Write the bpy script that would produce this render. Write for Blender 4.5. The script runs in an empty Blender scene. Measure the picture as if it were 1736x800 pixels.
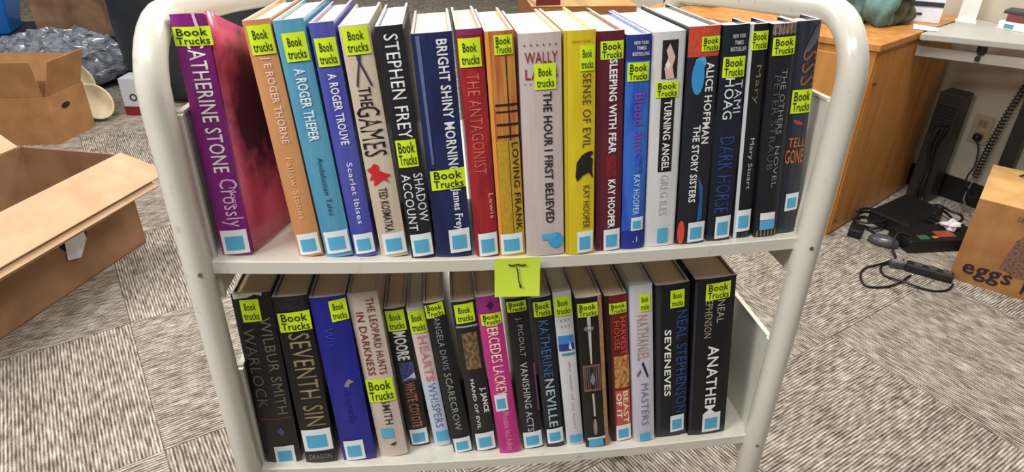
import bpy, math, random
from mathutils import Vector, Matrix
random.seed(7)
R = math.radians
C = bpy.context.scene.collection

# ---------------------------------------------------------------- camera
cam_data = bpy.data.cameras.new('camera'); cam_data.sensor_width = 36.0
cam_data.lens = 36.0 * 1150 / 1736; cam_data.clip_start = 0.02
cam = bpy.data.objects.new('camera', cam_data); C.objects.link(cam)
right = Vector((0.99419089, -0.10649605, 0.0155907))
down = Vector((-0.03960965, -0.49670334, -0.86701607))
fwd = Vector((0.10007774, 0.86136194, -0.49803621))
m3 = Matrix((right, -down, -fwd)).transposed()
cam.matrix_world = Matrix.Translation((0, 0, 1.295)) @ m3.to_4x4()
bpy.context.scene.camera = cam

# ---------------------------------------------------------------- world, lights, exposure
w = bpy.data.worlds.new('world'); bpy.context.scene.world = w; w.use_nodes = True
w.node_tree.nodes['Background'].inputs[0].default_value = (1.0, 0.97, 0.93, 1)
w.node_tree.nodes['Background'].inputs[1].default_value = 0.12
def ceiling_lamp(x, y, sx, sy, power):
    l = bpy.data.lights.new('ceiling_lamp', 'AREA'); l.shape = 'RECTANGLE'
    l.size = sx; l.size_y = sy; l.energy = power; l.color = (1.0, 0.975, 0.94)
    o = bpy.data.objects.new('ceiling_lamp', l); C.objects.link(o); o.location = (x, y, 2.68)
for x, y, p in ((-1.75, -0.2, 58), (-0.2, -0.5, 20), (1.15, 1.55, 52), (-1.5, 2.6, 38), (0.3, 3.6, 34), (-1.4, 5.4, 28)):
    ceiling_lamp(x, y, 1.2, 0.6, p)
vs = bpy.context.scene.view_settings
vs.view_transform = 'Standard'; vs.look = 'None'; vs.gamma = 1.0; vs.use_curve_mapping = False
vs.exposure = 0.38

# ---------------------------------------------------------------- materials
def lin(c):
    return tuple(((v/255)/12.92 if v/255 <= 0.04045 else ((v/255+0.055)/1.055)**2.4) for v in c)
MATS = {}
def mat(name, rgb, rough=0.55, coat=0.0, var=0.0, scale=40, rgb2=None, stretch=(1, 1, 1), bump=0.0, metal=0.0, alpha=1.0, thr=None, trans=0.0):
    if name in MATS: return MATS[name]
    m = bpy.data.materials.new(name); m.use_nodes = True; nt = m.node_tree
    b = nt.nodes['Principled BSDF']; c1 = lin(rgb)
    b.inputs['Base Color'].default_value = (*c1, 1); b.inputs['Roughness'].default_value = rough
    b.inputs['Metallic'].default_value = metal; b.inputs['Coat Weight'].default_value = coat
    b.inputs['Coat Roughness'].default_value = 0.12; b.inputs['Alpha'].default_value = alpha
    b.inputs['Transmission Weight'].default_value = trans
    if var > 0 or rgb2 or bump:
        tc = nt.nodes.new('ShaderNodeTexCoord'); mp = nt.nodes.new('ShaderNodeMapping')
        mp.inputs['Scale'].default_value = stretch
        nz = nt.nodes.new('ShaderNodeTexNoise'); nz.inputs['Scale'].default_value = scale; nz.inputs['Detail'].default_value = 4
        nt.links.new(tc.outputs['Object'], mp.inputs[0]); nt.links.new(mp.outputs[0], nz.inputs['Vector'])
        if var > 0 or rgb2:
            cr = nt.nodes.new('ShaderNodeValToRGB')
            c2 = lin(rgb2) if rgb2 else tuple(max(0, v*(1-var)) for v in c1)
            lo, hi = thr if thr else (0.35, 0.65)
            cr.color_ramp.elements[0].position = lo; cr.color_ramp.elements[1].position = hi
            cr.color_ramp.elements[0].color = (*c2, 1); cr.color_ramp.elements[1].color = (*c1, 1)
            nt.links.new(nz.outputs[0], cr.inputs[0]); nt.links.new(cr.outputs[0], b.inputs['Base Color'])
        if bump:
            bp = nt.nodes.new('ShaderNodeBump'); bp.inputs['Strength'].default_value = bump; bp.inputs['Distance'].default_value = 0.004
            nt.links.new(nz.outputs[0], bp.inputs['Height']); nt.links.new(bp.outputs[0], b.inputs['Normal'])
    MATS[name] = m
    return m
def jacket(rgb, rgb2=None, scale=60, stretch=(1, 1, 0.15), var=0.12, thr=None):
    n = 'jacket_%d_%d_%d' % tuple(rgb) + ('' if not rgb2 else '_%d_%d_%d' % tuple(rgb2))
    return mat(n, rgb, 0.34, 0.45, var, scale, rgb2, stretch, thr=thr, bump=0.35)
def flat(rgb): return mat('print_%d_%d_%d' % tuple(rgb), rgb, 0.55)

def carpet_material():
    m = bpy.data.materials.new('striped_carpet'); m.use_nodes = True; nt = m.node_tree; N = nt.nodes.new; K = nt.links.new
    b = nt.nodes['Principled BSDF']; b.inputs['Roughness'].default_value = 0.95; b.inputs['Specular IOR Level'].default_value = 0.1
    tc = N('ShaderNodeTexCoord'); oi = N('ShaderNodeObjectInfo')
    off = N('ShaderNodeVectorMath'); off.operation = 'MULTIPLY_ADD'
    K(oi.outputs['Random'], off.inputs[0]); off.inputs[1].default_value = (37, 19, 0); K(tc.outputs['Object'], off.inputs[2])
    sx = N('ShaderNodeSeparateXYZ'); K(tc.outputs['Object'], sx.inputs[0])
    wob = N('ShaderNodeTexNoise'); wob.inputs['Scale'].default_value = 140; K(off.outputs[0], wob.inputs['Vector'])
    ph = N('ShaderNodeMath'); ph.operation = 'MULTIPLY_ADD'; K(wob.outputs[0], ph.inputs[0]); ph.inputs[1].default_value = 2.2
    ml = N('ShaderNodeMath'); ml.operation = 'MULTIPLY'; K(sx.outputs[0], ml.inputs[0]); ml.inputs[1].default_value = 2*math.pi/0.0082
    K(ml.outputs[0], ph.inputs[2])
    sn = N('ShaderNodeMath'); sn.operation = 'SINE'; K(ph.outputs[0], sn.inputs[0])
    def noise(sc, st, det=3):
        mp = N('ShaderNodeMapping'); mp.inputs['Scale'].default_value = st
        nz = N('ShaderNodeTexNoise'); nz.inputs['Scale'].default_value = sc; nz.inputs['Detail'].default_value = det
        K(off.outputs[0], mp.inputs[0]); K(mp.outputs[0], nz.inputs['Vector']); return nz
    streak = noise(1, (125, 24, 1), 2); blot = noise(1, (16, 7, 1), 3); fine = noise(520, (1, 1, 1), 2)
    def madd(a, k, c):
        n = N('ShaderNodeMath'); n.operation = 'MULTIPLY_ADD'; K(a, n.inputs[0]); n.inputs[1].default_value = k
        if isinstance(c, float): n.inputs[2].default_value = c
        else: K(c, n.inputs[2])
        return n.outputs[0]
    v = madd(sn.outputs[0], 0.22, -0.80)
    v = madd(streak.outputs[0], 1.15, v); v = madd(blot.outputs[0], 0.45, v); v = madd(fine.outputs[0], 1.0, v)
    cr = N('ShaderNodeValToRGB'); e = cr.color_ramp.elements
    e[0].position = 0.15; e[0].color = (*lin((72, 63, 54)), 1); e[1].position = 0.9; e[1].color = (*lin((208, 200, 187)), 1)
    x = cr.color_ramp.elements.new(0.5); x.color = (*lin((137, 128, 115)), 1)
    K(v, cr.inputs[0]); K(cr.outputs[0], b.inputs['Base Color'])
    bp = N('ShaderNodeBump'); bp.inputs['Strength'].default_value = 0.5; bp.inputs['Distance'].default_value = 0.003
    K(v, bp.inputs['Height']); K(bp.outputs[0], b.inputs['Normal'])
    return m
WHITE = mat('cream_enamel', (222, 217, 204), 0.3, 0.5, 0.0, 60, (200, 194, 178), thr=(0.27, 0.36))
PAGES = mat('page_edges', (240, 222, 192), 0.8, 0, 0.0, 300, (222, 200, 168), (6, 0.4, 1))
PAGESW = mat('page_edges_white', (244, 240, 234), 0.8, 0, 0.0, 300, (225, 220, 212), (6, 0.4, 1))
YEL = mat('yellow_sticker', (214, 242, 30), 0.6)
LABW = mat('label_white', (236, 240, 242), 0.35, 0.3)
LABB = mat('label_blue', (88, 176, 214), 0.5)
INK = mat('ink', (26, 34, 22), 0.7)
CARD = mat('cardboard', (180, 138, 96), 0.8, 0, 0.0, 14, (160, 118, 80), (1, 1, 3))
CARDL = mat('cardboard_light', (198, 166, 132), 0.8, 0, 0.0, 9, (184, 150, 116))
BLACKP = mat('black_plastic', (18, 18, 20), 0.45)
BOARD = mat('board_edge', (186, 182, 178), 0.6)
METALB = mat('black_metal', (30, 30, 32), 0.4, 0.2)

# ---------------------------------------------------------------- mesh helpers
def obj(name, verts, faces, material, parent=None, loc=None, smooth=False):
    me = bpy.data.meshes.new(name); me.from_pydata([tuple(v) for v in verts], [], faces); me.update()
    if material: me.materials.append(material)
    if smooth:
        for p in me.polygons: p.use_smooth = True
    o = bpy.data.objects.new(name, me); C.objects.link(o)
    if parent: o.parent = parent
    if loc: o.location = loc
    return o
def tag(o, label, cat, group=None):
    o['label'] = label; o['category'] = cat
    if group: o['group'] = group
    return o
def thing(name, label, cat, loc=(0, 0, 0), rz=0, group=None):
    o = bpy.data.objects.new(name, None); C.objects.link(o); o.location = loc; o.rotation_euler = (0, 0, rz)
    o.empty_display_size = 0.05
    return tag(o, label, cat, group)
class MB:
    def __init__(s): s.v = []; s.f = []
    def add(s, vs, fs):
        n = len(s.v); s.v += [tuple(v) for v in vs]; s.f += [tuple(i+n for i in f) for f in fs]
    def hexa(s, b, t):   # four bottom, four top points, counter-clockwise
        s.add(list(b)+list(t), [(3, 2, 1, 0), (4, 5, 6, 7), (0, 1, 5, 4), (1, 2, 6, 5), (2, 3, 7, 6), (3, 0, 4, 7)])
    def box(s, x0, x1, y0, y1, z0, z1):
        s.hexa([(x0, y0, z0), (x1, y0, z0), (x1, y1, z0), (x0, y1, z0)], [(x0, y0, z1), (x1, y0, z1), (x1, y1, z1), (x0, y1, z1)])
    def sheet(s, pts, th):  # planar polygon given thickness along its normal (downwards from the given face)
        p = [Vector(q) for q in pts]; n = (p[1]-p[0]).cross(p[2]-p[0]).normalized()
        k = len(p); s.add(p+[q-n*th for q in p], [tuple(range(k)), tuple(range(2*k-1, k-1, -1))]+[(i, i+k, (i+1) % k+k, (i+1) % k) for i in range(k)])
    def tube(s, pts, r, n=10, closed=False):
        P = [Vector(p) for p in pts]; rr = r if isinstance(r, (list, tuple)) else [r]*len(P)
        rings = []; up = None
        for i, p in enumerate(P):
            d = (P[min(i+1, len(P)-1)]-P[max(i-1, 0)]).normalized()
            if up is None: up = d.orthogonal().normalized()
            up = (up-d*up.dot(d)).normalized(); sd = d.cross(up)
            rings.append([p+(up*math.cos(a)+sd*math.sin(a))*rr[i] for a in [2*math.pi*k/n for k in range(n)]])
        vs = [q for g in rings for q in g]; fs = []
        for i in range(len(P)-1):
            for k in range(n): fs.append((i*n+k, i*n+(k+1) % n, (i+1)*n+(k+1) % n, (i+1)*n+k))
        fs.append(tuple(range(n-1, -1, -1))); fs.append(tuple((len(P)-1)*n+k for k in range(n)))
        s.add(vs, fs)
    def lathe(s, prof, n=32, c=(0, 0, 0), cap=True):
        vs = [(c[0]+r*math.cos(2*math.pi*k/n), c[1]+r*math.sin(2*math.pi*k/n), c[2]+z) for r, z in prof for k in range(n)]
        fs = [(i*n+k, i*n+(k+1) % n, (i+1)*n+(k+1) % n, (i+1)*n+k) for i in range(len(prof)-1) for k in range(n)]
        if cap: fs += [tuple(range(n-1, -1, -1)), tuple((len(prof)-1)*n+k for k in range(n))]
        s.add(vs, fs)
    def build(s, name, m, parent=None, smooth=False, loc=None, bevel=0):
        o = obj(name, s.v, s.f, m, parent, loc, smooth)
        if bevel:
            b = o.modifiers.new('bevel', 'BEVEL'); b.width = bevel; b.segments = 2; b.limit_method = 'ANGLE'
        return o
def smooth_path(pts, k=6):
    P = [Vector(p) for p in pts]; out = []
    for i in range(len(P)-1):
        a = P[max(i-1, 0)]; b = P[i]; c = P[i+1]; d = P[min(i+2, len(P)-1)]
        for j in range(k):
            t = j/k; out.append(0.5*((2*b)+(c-a)*t+(2*a-5*b+4*c-d)*t*t+(3*b-a-3*c+d)*t**3))
    out.append(P[-1]); return out
TEXTS = {}
def text_geo(s, bold):
    if (s, bold) in TEXTS: return TEXTS[(s, bold)]
    cu = bpy.data.curves.new('t', 'FONT'); cu.body = s; cu.resolution_u = 2; cu.offset = bold; cu.size = 1.0
    cu.space_character = 1.06
    o = bpy.data.objects.new('t', cu); C.objects.link(o)
    dg = bpy.context.evaluated_depsgraph_get(); me = o.evaluated_get(dg).to_mesh()
    vs = [v.co.copy() for v in me.vertices]; fs = [tuple(p.vertices) for p in me.polygons]
    o.evaluated_get(dg).to_mesh_clear(); bpy.data.objects.remove(o); bpy.data.curves.remove(cu)
    x0 = min(v.x for v in vs); x1 = max(v.x for v in vs); y0 = min(v.y for v in vs); y1 = max(v.y for v in vs)
    g = ([((v.x-x0)/(x1-x0), (v.y-y0)/(y1-y0)) for v in vs], fs); TEXTS[(s, bold)] = g
    return g

# ---------------------------------------------------------------- the setting
TILT = R(4.5)
def struct(o): o['kind'] = 'structure'; return o
m = MB(); m.box(-5, 4.5, -1.5, 9, -0.03, -0.0045)
floor = struct(m.build('floor', mat('floor_base', (90, 84, 76), 0.9)))
CARPET = carpet_material()
T = 0.6; g = 0.00015
tv = [(-T/2+g, -T/2+g, -0.0045), (T/2-g, -T/2+g, -0.0045), (T/2-g, T/2-g, -0.0045), (-T/2+g, T/2-g, -0.0045),
      (-T/2+g, -T/2+g, -0.001), (T/2-g, -T/2+g, -0.001), (T/2-g, T/2-g, -0.001), (-T/2+g, T/2-g, -0.001),
      (-T/2+g+.0006, -T/2+g+.0006, 0), (T/2-g-.0006, -T/2+g+.0006, 0), (T/2-g-.0006, T/2-g-.0006, 0), (-T/2+g+.0006, T/2-g-.0006, 0)]
tf = [(0, 1, 5, 4), (1, 2, 6, 5), (2, 3, 7, 6), (3, 0, 4, 7), (4, 5, 9, 8), (5, 6, 10, 9), (6, 7, 11, 10), (7, 4, 8, 11), (8, 9, 10, 11)]
tile_mesh = bpy.data.meshes.new('carpet_tile'); tile_mesh.from_pydata(tv, [], tf); tile_mesh.materials.append(CARPET)
ang = R(27); ub = Vector((math.cos(ang), math.sin(ang))); ua = Vector((math.sin(ang), -math.cos(ang)))
corner = Vector((-0.70, 1.26))
for i in range(-8, 13):
    for j in range(-14, 4):
        p = corner+ub*(T*(i-0.5))+ua*(T*(j+0.5-1))
        if not (-0.25 < p.y < 8.0 and abs(p.x-0.1*p.y) < 0.95*p.y+0.9 and p.x < 3.2): continue
        o = bpy.data.objects.new('carpet_tile', tile_mesh); C.objects.link(o); o.parent = floor
        o.location = (p.x, p.y, 0); o.rotation_euler = (0, 0, ang+(0 if (i+j) % 2 == 0 else math.pi/2))
WALL = mat('wall_paint', (196, 186, 168), 0.85, 0, 0.05, 5)
wa = Vector((1.06, 4.375)); wb = Vector((3.16, 0.738)); wn = Vector((0.866, 0.5))
m = MB(); m.hexa([(wb.x, wb.y, 0), (wb.x+.1, wb.y+.06, 0), (wa.x+.1, wa.y+.06, 0), (wa.x, wa.y, 0)],
                 [(wb.x, wb.y, 2.7), (wb.x+.1, wb.y+.06, 2.7), (wa.x+.1, wa.y+.06, 2.7), (wa.x, wa.y, 2.7)])
struct(m.build('wall_right', WALL))
m = MB(); m.hexa([(wa.x-.012, wa.y-.006, 0), (wb.x-.012, wb.y-.006, 0), (wb.x-.001, wb.y, 0), (wa.x-.001, wa.y, 0)],
                 [(wa.x-.012, wa.y-.006, .1), (wb.x-.012, wb.y-.006, .1), (wb.x-.001, wb.y, .1), (wa.x-.001, wa.y, .1)])
struct(m.build('baseboard_right', mat('baseboard_black', (22, 20, 20), 0.5)))
m = MB(); m.box(-5, 4.5, 8.6, 8.7, 0, 2.7); struct(m.build('wall_back', WALL))

# ---------------------------------------------------------------- the cart
cart = thing('book_cart', 'cream enamelled steel library book cart with tubular ends, loaded with books', 'cart', (0.08, 0.85, 0))
CO = Vector((0.08, 0.85, 0))
def loc_(o): o.location = -CO; return o
def end_frame(x):
    pts = [(x, .625, .11), (x, .625, .7), (x, .625, 1.088)]
    for a in range(1, 9):
        t = a/8*R(97); pts.append((x, .688-.063*math.cos(t), 1.090+.062*math.sin(t)))
    pts += [(x, .80, 1.138), (x, .93, 1.120)]
    cy, cz = 1.13, 1.018
    for a in range(0, 7):
        t = R(97)-a/6*R(97); pts.append((x, cy+.07*math.cos(t), cz+.072*math.sin(t)))
    pts += [(x, 1.20, .7), (x, 1.20, .11)]
    m = MB(); m.tube(pts, .0145, 28)
    return loc_(m.build('end_frame', WHITE, cart, smooth=True))
XL, XR = -.2415, .4035
end_frame(-.2545); end_frame(.411)
def sag(x): t = (x-XL)/(XR-XL); return -.0115*4*t*(1-t)
def slope_z(y): return -math.tan(TILT)*(y-.625)
def shelf(z0, label):
    D = .55; prof = [(0, 0), (.002, .0008), (D, 0), (D, -.015), (D-.002, -.015), (D-.002, -.003), (.003, -.003), (.003, -.014), (0, -.014)]
    n = 28; vs = []; k = len(prof)
    for i in range(n+1):
        x = XL+(XR-XL)*i/n
        for (a, b) in prof: vs.append((x, .625+a, z0+b+sag(x)+slope_z(.625+a)))
    fs = [(i*k+j, i*k+(j+1) % k, (i+1)*k+(j+1) % k, (i+1)*k+j) for i in range(n) for j in range(k)]
    fs += [tuple(range(k)), tuple(n*k+j for j in range(k-1, -1, -1))]
    fs = [tuple(reversed(f)) for f in fs]
    return loc_(obj('shelf', vs, fs, WHITE, cart))
def end_panel(x, z0, sgn):
    m = MB(); y0, y1 = .642, 1.17; zb, zt = -.052, .155
    def P(y, z, dx=0): return (x+dx, y, z0+z+slope_z(y))
    m.hexa([P(y0, zb, -.001), P(y0, zb, .001), P(y1, zb, .001), P(y1, zb, -.001)], [P(y0, zt, -.001), P(y0, zt, .001), P(y1, zt, .001), P(y1, zt, -.001)])
    m.hexa([P(y0, zt, -.003), P(y0, zt, .003), P(y1, zt, .003), P(y1, zt, -.003)], [P(y0, zt+.003, -.003), P(y0, zt+.003, .003), P(y1, zt+.003, .003), P(y1, zt+.003, -.003)])
    m.box(x-.004, x+.004, y0-.006, y0, z0+zb, z0+zt)
    return loc_(m.build('end_panel', WHITE, cart))
ZT, ZB = .9168, .6073
for z0 in (ZT, ZB):
    shelf(z0, ''); end_panel(XL-.001, z0, -1); end_panel(XR+.001, z0, 1)
def bolt(x, z):
    m = MB(); m.tube([(x, .6112, z), (x, .6095, z)], .0022, 10); loc_(m.build('bolt', mat('steel', (150, 148, 145), 0.35, metal=0.8), cart))
for z0 in (ZT, ZB): bolt(-.249, z0-.006); bolt(.408, z0-.006)
def caster(x, y):
    m = MB(); m.box(x-.018, x+.018, y-.02, y+.02, .088, .112); m.box(x-.018, x-.014, y-.018, y+.018, .045, .09); m.box(x+.014, x+.018, y-.018, y+.018, .045, .09)
    c = loc_(m.build('caster', mat('steel', (150, 148, 145)), cart))
    m = MB(); m.tube([(x-.012, y, .045), (x+.012, y, .045)], .045, 20); m.build('wheel', BLACKP, c)
for x in (-.252, .411):
    for y in (.655, 1.175): caster(x, y)

# ---------------------------------------------------------------- books
def project_frac(s, db, dt): return s*db/(dt-s*(dt-db))
def spine_y(x, w, sg): return sg*(2*x/w)**2
def make_book(key, label, color, els, depth=.17, pages=0, group=None, rgb2=None, thr=None, stretch=None, scale=60, right_board=True, tweak=(0, 0), drop=0):
    x, y, w, h, lean, yt, yb = GEO[key]
    x += tweak[0]; y += tweak[1]; w -= .0006
    top = key[0] == 'T'; z0 = ZT if top else ZB
    db, dt = (.741, .642) if top else (.895, .795)
    sg = .0018; th = .0026
    b = bpy.data.objects.new('book', None); C.objects.link(b); tag(b, label, 'book', group); b.empty_display_size = .03
    zb = z0+sag(x)+slope_z(y)+w/2*math.sin(R(lean))+.0006
    b.matrix_world = Matrix.Translation((x, y, zb)) @ Matrix.Rotation(-TILT, 4, 'X') @ Matrix.Rotation(-R(lean), 4, 'Y')
    jm = jacket(color, rgb2, scale, stretch or (1, 1, .15), thr=thr)
    # cover: spine arc and the two boards, one folded case
    xs = [-w/2+w*i/10 for i in range(11)]
    outer = [(xx, spine_y(xx, w, sg)) for xx in xs]
    if right_board: outer += [(w/2, depth), (w/2-th, depth), (w/2-th, sg+th)]
    else: outer += [(w/2, sg+th+.004), (w/2-th, sg+th+.004), (w/2-th, sg+th)]
    outer += [(-w/2+th, sg+th), (-w/2+th, depth), (-w/2, depth)]
    n = len(outer); vs = [(a, c, 0) for a, c in outer]+[(a, c, h-drop*c/depth) for a, c in outer]
    fs = [(i, (i+1) % n, (i+1) % n+n, i+n) for i in range(n)]+[tuple(range(n-1, -1, -1)), tuple(range(n, 2*n))]
    cv = obj('cover', vs, fs, jm, b); cv.data.materials.append(BOARD); cv.data.polygons[len(fs)-1].material_index = 1
    m = MB(); x0, x1, y0, y1 = -w/2+th+.0003, w/2-(th if right_board else .0008), sg+th+.001, depth-.004; q4 = [(x0, y0), (x1, y0), (x1, y1), (x0, y1)]
    m.hexa([(a, c, .003) for a, c in q4], [(a, c, h-.0035-drop*c/depth) for a, c in q4])
    m.build('page_block', PAGESW if pages else PAGES, b)
    def Z(yy): return h*project_frac((yb-yy)/(yb-yt), db, dt)
    def W(xx, off): return spine_y(xx, w, sg)-off
    def rect(nm, y0, y1, u0, u1, mt, off, par, skew=0):
        k = 8; vs = []
        for j, zz in enumerate((Z(y1), Z(y0))):
            for i in range(k+1):
                xx = w*(u0+(u1-u0)*i/k); vs.append((xx, W(min(max(xx, -w/2), w/2), off), zz+skew*(i/k-.5)))
        return obj(nm, vs, [(i, i+1, i+k+2, i+k+1) for i in range(k)], mt, par)
    def txt(nm, s, y0, y1, u, size, mt, off, par, bold=0, across=False, wid=1):
        vv, ff = text_geo(s, bold); vs = []
        z0_, z1_ = Z(y0), Z(y1)
        for tx, ty in vv:
            if across: xx = u*w+(tx-.5)*wid*w; zz = z1_+ty*(z0_-z1_)
            else: xx = u*w+(ty-.5)*size*w; zz = z0_-tx*(z0_-z1_)
            vs.append((xx, W(xx, off), zz))
        return obj(nm, vs, ff, mt, par)
    for e in els:
        k = e[0]
        if k == 'S':
            st = rect('yellow_sticker', e[1], e[2], e[3], e[4], YEL, .0011, b, e[6] if len(e) > 6 else 0)
            um = (e[3]+e[4])/2; uw = (e[4]-e[3]); dy = e[2]-e[1]
            if e[5]:
                txt('handwriting', 'Book', e[1]+dy*.16, e[1]+dy*.48, um, 0, INK, .0016, st, .012, True, uw*.62)
                txt('handwriting', 'trucks', e[1]+dy*.58, e[1]+dy*.9, um, 0, INK, .0016, st, .012, True, uw*.8)
            else:
                txt('handwriting', 'Book', e[1]+dy*.08, e[1]+dy*.48, um, 0, INK, .0016, st, .012, True, uw*.8)
                txt('handwriting', 'Trucks', e[1]+dy*.54, e[1]+dy*.92, um, 0, INK, .0016, st, .012, True, uw*.86)
        elif k == 'L':
            st = rect('library_label', e[1], e[2], e[3], e[4], LABW, .0010, b, .0008)
            d = e[2]-e[1]; ww = e[4]-e[3]
            rect('blue_print', e[1]+d*.26, e[1]+d*.84, e[3]+ww*.13, e[4]-ww*.17, LABB, .0014, st, .0004)
        elif k == 'B':
            rect('library_label', e[1], e[2], e[3], e[4], LABB, .0010, b, .0005)
        elif k == 'T':
            txt('lettering', e[1], e[2], e[3], e[4], e[5], flat(e[6]), .0008, b, e[7] if len(e) > 7 else .01)
        elif k == 'A':   # written across the spine
            txt('lettering', e[1], e[2], e[3], e[4], 0, flat(e[6]), .0008, b, e[7] if len(e) > 7 else .01, True, e[5])
        elif k == 'P':
            mt = flat(e[5]) if len(e) < 7 else mat('art_%d_%d_%d' % tuple(e[5]), e[5], .45, .2, 0, 260, e[6], (1, 1, .6))
            rect('spine_art', e[1], e[2], e[3], e[4], mt, .0004, b)
        elif k == 'G':
            vs = []
            for u, yy in e[1]: vs.append((u*w, W(u*w, .0009), Z(yy)))
            obj('spine_art', vs, [tuple(range(len(vs)-1, -1, -1))], flat(e[2]), b)
        elif k == 'C':   # round label
            cx, cy, ru, ry = e[1:5]
            vs = [((cx+ru*math.cos(a))*w, W((cx+ru*math.cos(a))*w, .001), Z(cy+ry*math.sin(a))) for a in [2*math.pi*i/20 for i in range(20)]]
            obj(e[6] if len(e) > 6 else 'library_label', vs, [tuple(range(19, -1, -1))], flat(e[5]), b)
    return b
WH = (240, 240, 238); BK = (24, 22, 24)
GEO = {
    'T1': (-0.2183, 0.6388, 0.0308, 0.2455, 1.35, 24, 434),
    'T2': (-0.1414, 0.6372, 0.0258, 0.2444, 5.14, 36, 436),
    'T3': (-0.1116, 0.6356, 0.0289, 0.2458, 5.32, 36, 437),
    'T4': (-0.0840, 0.6364, 0.0238, 0.2443, 4.98, 40, 436),
    'T5': (-0.0532, 0.6347, 0.0289, 0.2426, 5.32, 46, 437),
    'T6': (-0.0224, 0.6306, 0.0263, 0.2433, 4.92, 46, 439),
    'T7': (0.0111, 0.6314, 0.0393, 0.2366, 3.69, 58, 437),
    'T8': (0.0473, 0.6295, 0.0252, 0.2408, 3.91, 51, 436),
    'T9': (0.0747, 0.6300, 0.0283, 0.2387, 3.69, 55, 434),
    'T10': (0.1102, 0.6258, 0.0418, 0.2368, 3.00, 58, 435),
    'T11': (0.1482, 0.6250, 0.0315, 0.2388, 2.84, 53, 432),
    'T12': (0.1812, 0.6302, 0.0279, 0.2367, 3.27, 54, 426),
    'T13': (0.2085, 0.6307, 0.0253, 0.2323, 3.07, 60, 423),
    'T14': (0.2401, 0.6325, 0.0342, 0.2333, 3.29, 56, 418),
    'T15': (0.2755, 0.6325, 0.0329, 0.2369, 3.19, 46, 414),
    'T16': (0.3091, 0.6346, 0.0278, 0.2362, 3.42, 44, 409),
    'T17': (0.3373, 0.6367, 0.0209, 0.2352, 4.27, 42, 404),
    'T18': (0.3632, 0.6335, 0.0264, 0.2344, 4.70, 42, 402),
    'T19': (0.3912, 0.6305, 0.0286, 0.2348, 3.94, 38, 400),
    'L1': (-0.2160, 0.6364, 0.0441, 0.2504, 0.98, 498, 784),
    'L2': (-0.1676, 0.6338, 0.0393, 0.2478, 2.14, 504, 785),
    'L3': (-0.1195, 0.6355, 0.0418, 0.2460, 3.78, 505, 781),
    'L4': (-0.0756, 0.6397, 0.0353, 0.2484, 4.91, 499, 774),
    'L5': (-0.0420, 0.6571, 0.0266, 0.2165, 5.45, 524, 756),
    'L6': (-0.0118, 0.6543, 0.0213, 0.2186, 6.93, 524, 757),
    'L7': (0.0149, 0.6404, 0.0256, 0.2338, 7.37, 515, 767),
    'L8': (0.0451, 0.6405, 0.0293, 0.2332, 6.37, 513, 765),
    'L9': (0.0769, 0.6331, 0.0286, 0.2433, 6.92, 504, 769),
    'L10': (0.1085, 0.6386, 0.0279, 0.2356, 6.29, 507, 761),
    'L11': (0.1388, 0.6381, 0.0248, 0.2349, 6.55, 506, 758),
    'L12': (0.1655, 0.6390, 0.0229, 0.2404, 6.75, 496, 755),
    'L13': (0.1942, 0.6315, 0.0320, 0.2341, 6.29, 506, 758),
    'L14': (0.2288, 0.6389, 0.0282, 0.2300, 6.28, 502, 748),
    'L15': (0.2588, 0.6337, 0.0286, 0.2440, 6.25, 486, 749),
    'L16': (0.2973, 0.6378, 0.0431, 0.2388, 5.80, 484, 740),
    'L17': (0.3454, 0.6345, 0.0519, 0.2437, 4.74, 474, 737),

}
U = 'books on the upper shelf'; D = 'books on the lower shelf'
# --- upper shelf, left to right
bk = make_book('T1', 'magenta book with white spine letters, standing at the left end of the upper shelf', (142, 34, 130), [
    ('S', 46, 78, -.5, .62, 0), ('T', 'CATHERINE STONE', 66, 292, .08, .5, WH, .008), ('T', 'Crossly', 303, 385, .1, .74, (232, 190, 232), 0),
    ('T', 'Moon', 318, 352, .3, .2, (232, 190, 232), 0), ('G', [(.16, 24), (.24, 24), (.3, 46), (.2, 46)], (230, 200, 226)), ('L', 390, 430, -.42, .46)],
    right_board=False, group=U, rgb2=(120, 24, 112), tweak=(.0005, 0), drop=.06)
w1, h1 = GEO['T1'][2], GEO['T1'][3]
n = 8; vs = []
for k in range(2):
    for i in range(n+1):
        t = i/n
        for j in range(n+1):
            s = j/n
            yaw = R(19-9*s); L_ = .140*t
            vs.append((w1/2+L_*math.sin(yaw)+k*.0015, .005+L_*math.cos(yaw), (h1-.052*t)*s+.0015))
N1 = (n+1)**2; fs = []
for i in range(n):
    for j in range(n):
        a = i*(n+1)+j; q = (a, a+1, a+n+2, a+n+1); fs.append(q); fs.append(tuple(N1+v for v in reversed(q)))
for i in range(n):
    for a, b2 in ((i, i+1), (n*(n+1)+i+1, n*(n+1)+i)): fs.append((a, a+N1, b2+N1, b2))
    for a, b2 in (((i+1)*(n+1), i*(n+1)), (i*(n+1)+n, (i+1)*(n+1)+n)): fs.append((a, a+N1, b2+N1, b2))
cm = mat('painted_cover', (236, 112, 146), .32, .3, 0, 16, (168, 40, 78), (1, .8, .5), thr=(.3, .6))
nt = cm.node_tree; tc = nt.nodes.new('ShaderNodeTexCoord'); mp = nt.nodes.new('ShaderNodeMapping'); mp.inputs['Location'].default_value = (-.2, -.85, -1.35)
mp.inputs['Scale'].default_value = (1, 14, 9.5); gr = nt.nodes.new('ShaderNodeTexGradient'); gr.gradient_type = 'SPHERICAL'
nz = nt.nodes.new('ShaderNodeTexNoise'); nz.inputs['Scale'].default_value = 55; ad = nt.nodes.new('ShaderNodeMath'); ad.operation = 'MULTIPLY_ADD'; ad.inputs[1].default_value = .8
rp = nt.nodes.new('ShaderNodeValToRGB'); rp.color_ramp.elements[0].position = .5; rp.color_ramp.elements[1].position = .95
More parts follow.
